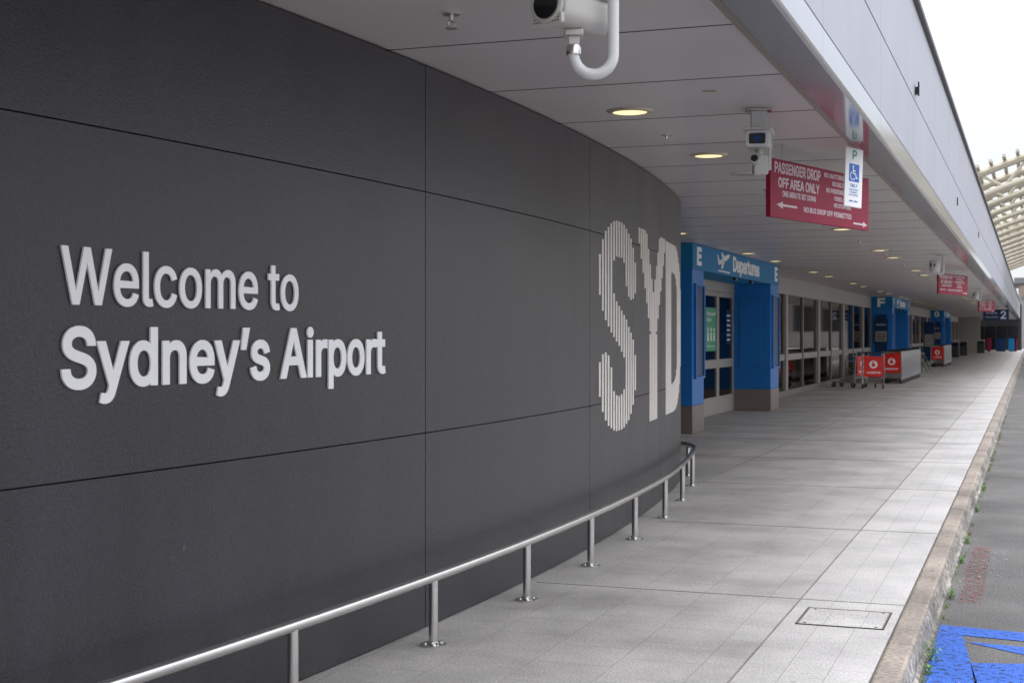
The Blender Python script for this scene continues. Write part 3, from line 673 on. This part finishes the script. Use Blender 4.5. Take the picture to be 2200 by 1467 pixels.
b=MB(); b.lathe([(.056,-.131),(.060,-.150),(.052,-.154),(.044,-.150)],(0,0,.012),32,'y'); rmb(b,A); b.build('lens_ring',M['cctv'],t,smooth=True)
b=MB(); b.lathe([(.047,-.1545),(.03,-.158),(.005,-.159)],(0,0,.012),28,'y'); rmb(b,A); b.build('lens',M['black'],t,smooth=True)
b2=MB(); rbox(b2,-.058,.058,-.148,-.131,-.052,-.016,.008); rmb(b2,A); b2.build('grille',M['cctv'],t)
b=MB()
for i in range(10):
    for j in range(3): b.lathe([(.0026,-.1495),(.0026,-.1482)],(-.046+i*.0102,0,-.044+j*.010),6,'y')
rmb(b,A); b.build('vent_hole',M['black'],t)
b=MB(); b.box(-.03,.03,-.03,.05,-.066,-.046); b.box(-.018,.018,-.018,.018,-.095,-.066); b.build('mount_bracket',M['cctv'],t,bevel=.004)
b=MB(); b.lathe([(.024,-.125),(.024,-.105),(.02,-.095)],(0,0,0),20); b.build('collar',M['steel'],t,smooth=True)
b=MB(); pp=[(0,0,-.108)]
for i in range(0,13): a=math.radians(180+15*i); pp.append((.064+.064*math.cos(a),0,-.125+.064*math.sin(a)))
pp+=[(.128,0,.0),(.128,0,.2),(.128,0,.43)]
MB().tube(pp,.0185,18).build('pipe',M['white'],t,smooth=True)
MB().lathe([(.06,.430),(.06,.441)],(.128,0,0),20).build('ceiling_plate',M['white'],t)
b=MB(); b.tube([(.03,.05,-.05),(.05,.06,-.02),(.09,.05,.05),(.115,.02,.10)],.006,8); b.build('cable',M['cctv'],t,smooth=True)
t.location=(-1.390,4.39,2.628); t.rotation_euler=(0,0,TH)
t=thing('surveillance_camera','white box surveillance camera with dark window hanging left of the large red sign','camera',(0,0,0)); local(t)
MB().box(-.085,.085,-.06,.06,-.012,-.001).build('ceiling_plate',M['steel'],t,bevel=.003)
MB().box(-.052,.052,-.004,.03,-.17,-.012).build('bracket',M['white'],t,bevel=.004)
b=MB(); rbox(b,-.075,.075,-.15,.15,-.262,-.150,.018); rmb(b,math.radians(-14)); b.build('housing',M['cctv'],t,smooth=True,bevel=.004)
b=MB(); rbox(b,-.092,.092,-.19,.14,-.158,-.140,.008); rmb(b,math.radians(-14)); b.build('sunshield',M['cctv'],t,bevel=.003)
b=MB(); rbox(b,-.074,.074,-.162,-.1505,-.260,-.160,.016); rmb(b,math.radians(-14)); b.build('bezel',M['white'],t,bevel=.002)
b=MB(); rbox(b,-.052,.052,-.168,-.1625,-.246,-.178,.012); rmb(b,math.radians(-14)); b.build('window',M['black'],t)
b=MB(); b.lathe([(.026,-.172),(.022,-.169),(.005,-.1685)],(0,0,-.212),20,'y'); rmb(b,math.radians(-14)); b.build('lens',M['dblue'],t,smooth=True)
b=MB(); b.tube([(0,0,-.262),(0,0,-.30)],.026,14); b.build('joint',M['cctv'],t,smooth=True)
b=MB(); rbox(b,-.04,.055,-.04,.04,-.43,-.30,.015); b.build('junction_box',M['cctv'],t,bevel=.006)
b=MB(); b.tube([(-.03,-.03,-.345),(-.045,-.09,-.33)],[.03,.034],18); b.build('small_camera',M['cctv'],t,smooth=True)
b=MB(); b.tube([(-.0455,-.0905,-.3298),(-.046,-.094,-.329)],[.024,.02],16); b.build('small_lens',M['black'],t)
b=MB(); b.box(.058,.075,-.03,-.01,-.40,-.18); b.build('conduit',M['cctv'],t)
t.location=(-1.67,9.29,CZ); t.rotation_euler=(0,0,TH)
def cam3(label,loc):
    t=thing('surveillance_camera',label,'camera',(0,0,0)); local(t)
    MB().lathe([(.11,-.001),(.11,-.015),(.05,-.03)],(.14,0,0),20).build('ceiling_plate',M['white'],t,smooth=True)
    pp=[(.14,0,-.02),(.14,0,-.30)]
    for i in range(1,13): a=math.radians(-15*i); pp.append((.08+.06*math.cos(a),0,-.30+.06*math.sin(a)))
    MB().tube(pp,.02,12).build('pipe',M['white'],t,smooth=True)
    b=MB(); b.lathe([(.03,-.34),(.085,-.31),(.1,-.25),(.1,-.13),(.085,-.10),(.02,-.09)],(-.02,0,0),24); b.build('housing',M['white'],t,smooth=True)
    b=MB(); b.lathe([(.055,-.102),(.05,-.108),(.03,-.109)],(-.02,-.0,-.19),18,'y'); rmb(b,math.radians(-40)); b.build('lens',M['black'],t,smooth=True)
    t.location=loc; t.rotation_euler=(0,0,TH)
cam3('white dome surveillance camera hanging before the second red sign',(-1.66,27.5,CZ))
cam3('tiny distant surveillance camera between the second and third red signs',(-1.66,48.5,CZ))
# ------------------------------------------------------------------ baggage trolleys
def trolley(label):
    t=thing('baggage_trolley',label,'trolley',(0,0,0),'baggage trolleys'); local(t)
    b=MB()
    for sx_ in (-1,1):
        b.tube([(sx_*.30,.02,.14),(sx_*.30,.0,.55),(sx_*.30,-.04,1.0),(sx_*.28,-.06,1.05)],.018,8)
        b.tube([(sx_*.30,.0,.17),(sx_*.28,.45,.16),(sx_*.20,.92,.20)],.016,8)
        b.tube([(sx_*.30,-.02,.78),(sx_*.27,.33,.80),(sx_*.27,.34,.93),(sx_*.30,-.03,.95)],.009,6)
        b.tube([(sx_*.30,.01,.45),(sx_*.29,.30,.62),(sx_*.27,.33,.80)],.009,6)
    b.tube([(-.20,.92,.20),(.20,.92,.20)],.014,8); b.tube([(-.30,.0,.30),(.30,.0,.30)],.010,8)
    b.build('frame',M['tframe'],t,smooth=True)
    MB().tube([(-.30,-.06,1.055),(.30,-.06,1.055)],.019,10).build('handle',M['rubber'],t,smooth=True)
    b=MB()
    for i in range(5): b.tube([(-.22+i*.11,.02,.175),(-.16+i*.08,.9,.20)],.006,6)
    for i in range(4): b.tube([(-.28,.1+i*.22,.172),(.28,.1+i*.22,.172)],.006,6)
    b.build('deck',M['steel'],t)
    b=MB()
    for i in range(6): b.tube([(-.27+i*.108,-.01,.78),(-.25+i*.10,.33,.80)],.004,5)
    b.tube([(-.27,.33,.80),(.27,.33,.80)],.006,6); b.tube([(-.27,.34,.93),(.27,.34,.93)],.006,6); b.build('basket',M['steel'],t)
    p=MB().box(-.275,.275,-.062,-.05,.36,.955).build('advert_panel',M['tred'],t,bevel=.006)
    MB().box(-.27,.27,-.048,-.042,.37,.945).build('panel_back',M['tframe'],p)
    F=lambda a,b,t:(a,-.0625-t,b); b=MB(); addpolys(b,[disc(0,.72,.115,28)],F,.001); addtext(b,text('vodafone',.062,.40,0,.46,'c',.001,.02),F); b.build('logo',M['letter'],p)
    b=MB(); F2=lambda a,b,t:(a,-.0637-t,b); addpolys(b,[disc(0,.705,.055,20),[(-.052,.72),(-.03,.79),(.03,.825),(.035,.81),(.0,.76)]],F2,.001); b.build('logo_mark',M['tred'],p)
    for x,y in ((-.29,.07),(.29,.07),(-.19,.86),(.19,.86)):
        w_=MB().lathe([(.035,-.016),(.075,-.016),(.078,0),(.075,.016),(.035,.016)],(x,y,.079),18,'x').build('wheel',M['rubber'],t,smooth=True)
        MB().lathe([(.03,-.02),(.03,.02)],(x,y,.079),12,'x').build('hub',M['steel'],w_)
        b=MB(); b.box(x-.022,x-.018,y-.02,y+.02,.07,.17); b.box(x+.018,x+.022,y-.02,y+.02,.07,.17); b.build('fork',M['steel'],w_)
    return t
t0=trolley('single baggage trolley with red panel standing apart in front of the nearer nested row')
t0.location=(-4.33,42.6,0); t0.rotation_euler=(0,0,math.radians(14))
dup(t0,(-4.78,43.6,0),math.radians(60),'baggage trolley half hidden behind the single front trolley')
for sx_ in (-1,1):
    MB().box(sx_*.322-.004,sx_*.322+.004,-.045,.02,.20,.98).build('side_guard',M['white'],t0,bevel=.003)
for i in range(27): dup(t0,(-4.22,47.3+i*.31,0),math.radians(random.uniform(-1,1)),'nested baggage trolley, %s of the nearer row'%ORD[i],'nearer nested row of baggage trolleys')
for i in range(22): dup(t0,(-4.3,72.5+i*.31,0),math.radians(random.uniform(-1,1)),'nested baggage trolley, %s of the farther row'%ORD[i],'farther nested row of baggage trolleys')
t=thing('trolley_bay_barrier','low pale sloping trolley barrier between the two nested trolley rows','barrier',(-4.6,62,0))
for i in range(4): MB().tube([(-4.75+i*.12,61.5+i*.8,.002),(-4.70+i*.12,61.5+i*.8,.75),(-4.35+i*.12,61.5+i*.8,.002)],.02,8).build('hoop',M['headp'],t,smooth=True)
MB().tube([(-4.70,61.5,.77),(-4.34,63.9,.77)],.02,8).build('top_bar',M['headp'],t,smooth=True)
# ------------------------------------------------------------------ arched canopy beyond
ac=thing('arched_canopy','cream steel barrel canopy with curved ribs rising beyond the fascia','canopy',(8,60,0))
def zz_(x): return 1.6+8.6-(x-9)**2/55
for i in range(15):
    Y=60+i*5
    for dz,nm in ((0,'rib'),(-.9,'lower_chord')):
        p=[(x,Y,zz_(x)+dz) for x in [ -7+q*1.0 for q in range(0,33)]]
        MB().tube(p,.17 if dz==0 else .13,8).build(nm,M['cream'],ac,smooth=True)
    b=MB()
    for q in range(32):
        x=-7+q; b.tube([(x,Y,zz_(x)+(0 if q%2 else -.9)),(x+1,Y,zz_(x+1)+(-.9 if q%2 else 0))],.07,6)
    b.build('web',M['cream'],ac)
for q in range(64):
    x=-7+q*.5; MB().box(x-.07,x+.07,59,133,zz_(x)+.17,zz_(x)+.28).build('purlin',M['cream'],ac)
for i in range(0,15,3):
    for x in (12.5,25): MB().tube([(x,60+i*5,-.15),(x,60+i*5,zz_(x)-.9)],.2,14).build('column',M['cream'],ac,smooth=True)
t=thing('distant_terminal','long grey flat-roofed building closing the road in the distance','building',(10,190,0))
MB().box(-1.5,60,190,210,-.1,8).build('wall',M['concrete'],t); MB().box(-2,60.5,189.5,210.5,8.002,8.7).build('roof',M['roof'],t)
for i in range(16): MB().box(0+i*3.7,3+i*3.7,189.93,189.98,2,6.5).build('window',M['black'],t)
t=thing('footbridge','dark overhead footbridge crossing the far road','footbridge',(10,150,5))
MB().box(-.9,30,150,152,5.0,5.3).build('deck',M['roof'],t)
for y_ in (150,152): MB().box(-.9,30,y_-.03,y_+.03,5.302,6.4).build('parapet',M['inner'],t)
for x in (6,18): MB().tube([(x,151,-.15),(x,151,5)],.25,12).build('pier',M['concrete'],t,smooth=True)
# ------------------------------------------------------------------ weeds
WP=[(-.50,7.85,.11,'largest leafy weed at the kerb foot beside the blue road paint'),(-.50,7.55,.05,'small weed just before the largest leafy one'),(-.50,9.75,.07,'weed at the kerb foot just beyond the blue paint'),(-.50,11.3,.05,'weed at the kerb foot, second beyond the blue paint'),(-.50,12.4,.06,'weed at the kerb foot, third beyond the blue paint'),(-.50,14.6,.06,'weed at the kerb foot, fourth beyond the blue paint'),(-.50,16.6,.06,'weed at the kerb foot, fifth beyond the blue paint'),(-.50,20.5,.07,'most distant weed at the kerb foot')]
for x,y,h,lab in WP:
    b=MB()
    for i in range(80):
        a=random.uniform(0,2*PI); r=random.uniform(.005,h*.75); z=RZ+random.uniform(.0,h)*(1-.4*r/h); cx=x+.5*r*math.cos(a)+.01; cy=y+1.9*r*math.sin(a); l=random.uniform(.007,.020); w_=l*.38; e=random.uniform(0,2*PI); tl=random.uniform(-.5,.9)
        dx,dy=math.cos(e),math.sin(e); b.add([(cx-dx*l*.5,cy-dy*l*.5,z),(cx-dy*w_,cy+dx*w_,z+l*tl*.5),(cx+dx*l*.5,cy+dy*l*.5,z+l*tl),(cx+dy*w_,cy-dx*w_,z+l*tl*.5)],[(0,1,2,3)])
    for i in range(9):
        a=random.uniform(0,2*PI); b.tube([(x,y,RZ),(x+.4*h*math.cos(a),y+.9*h*math.sin(a),RZ+h*.8)],.0016,4)
    tag(b.build('weed',M['leaf']),lab,'weed','weeds along the kerb')
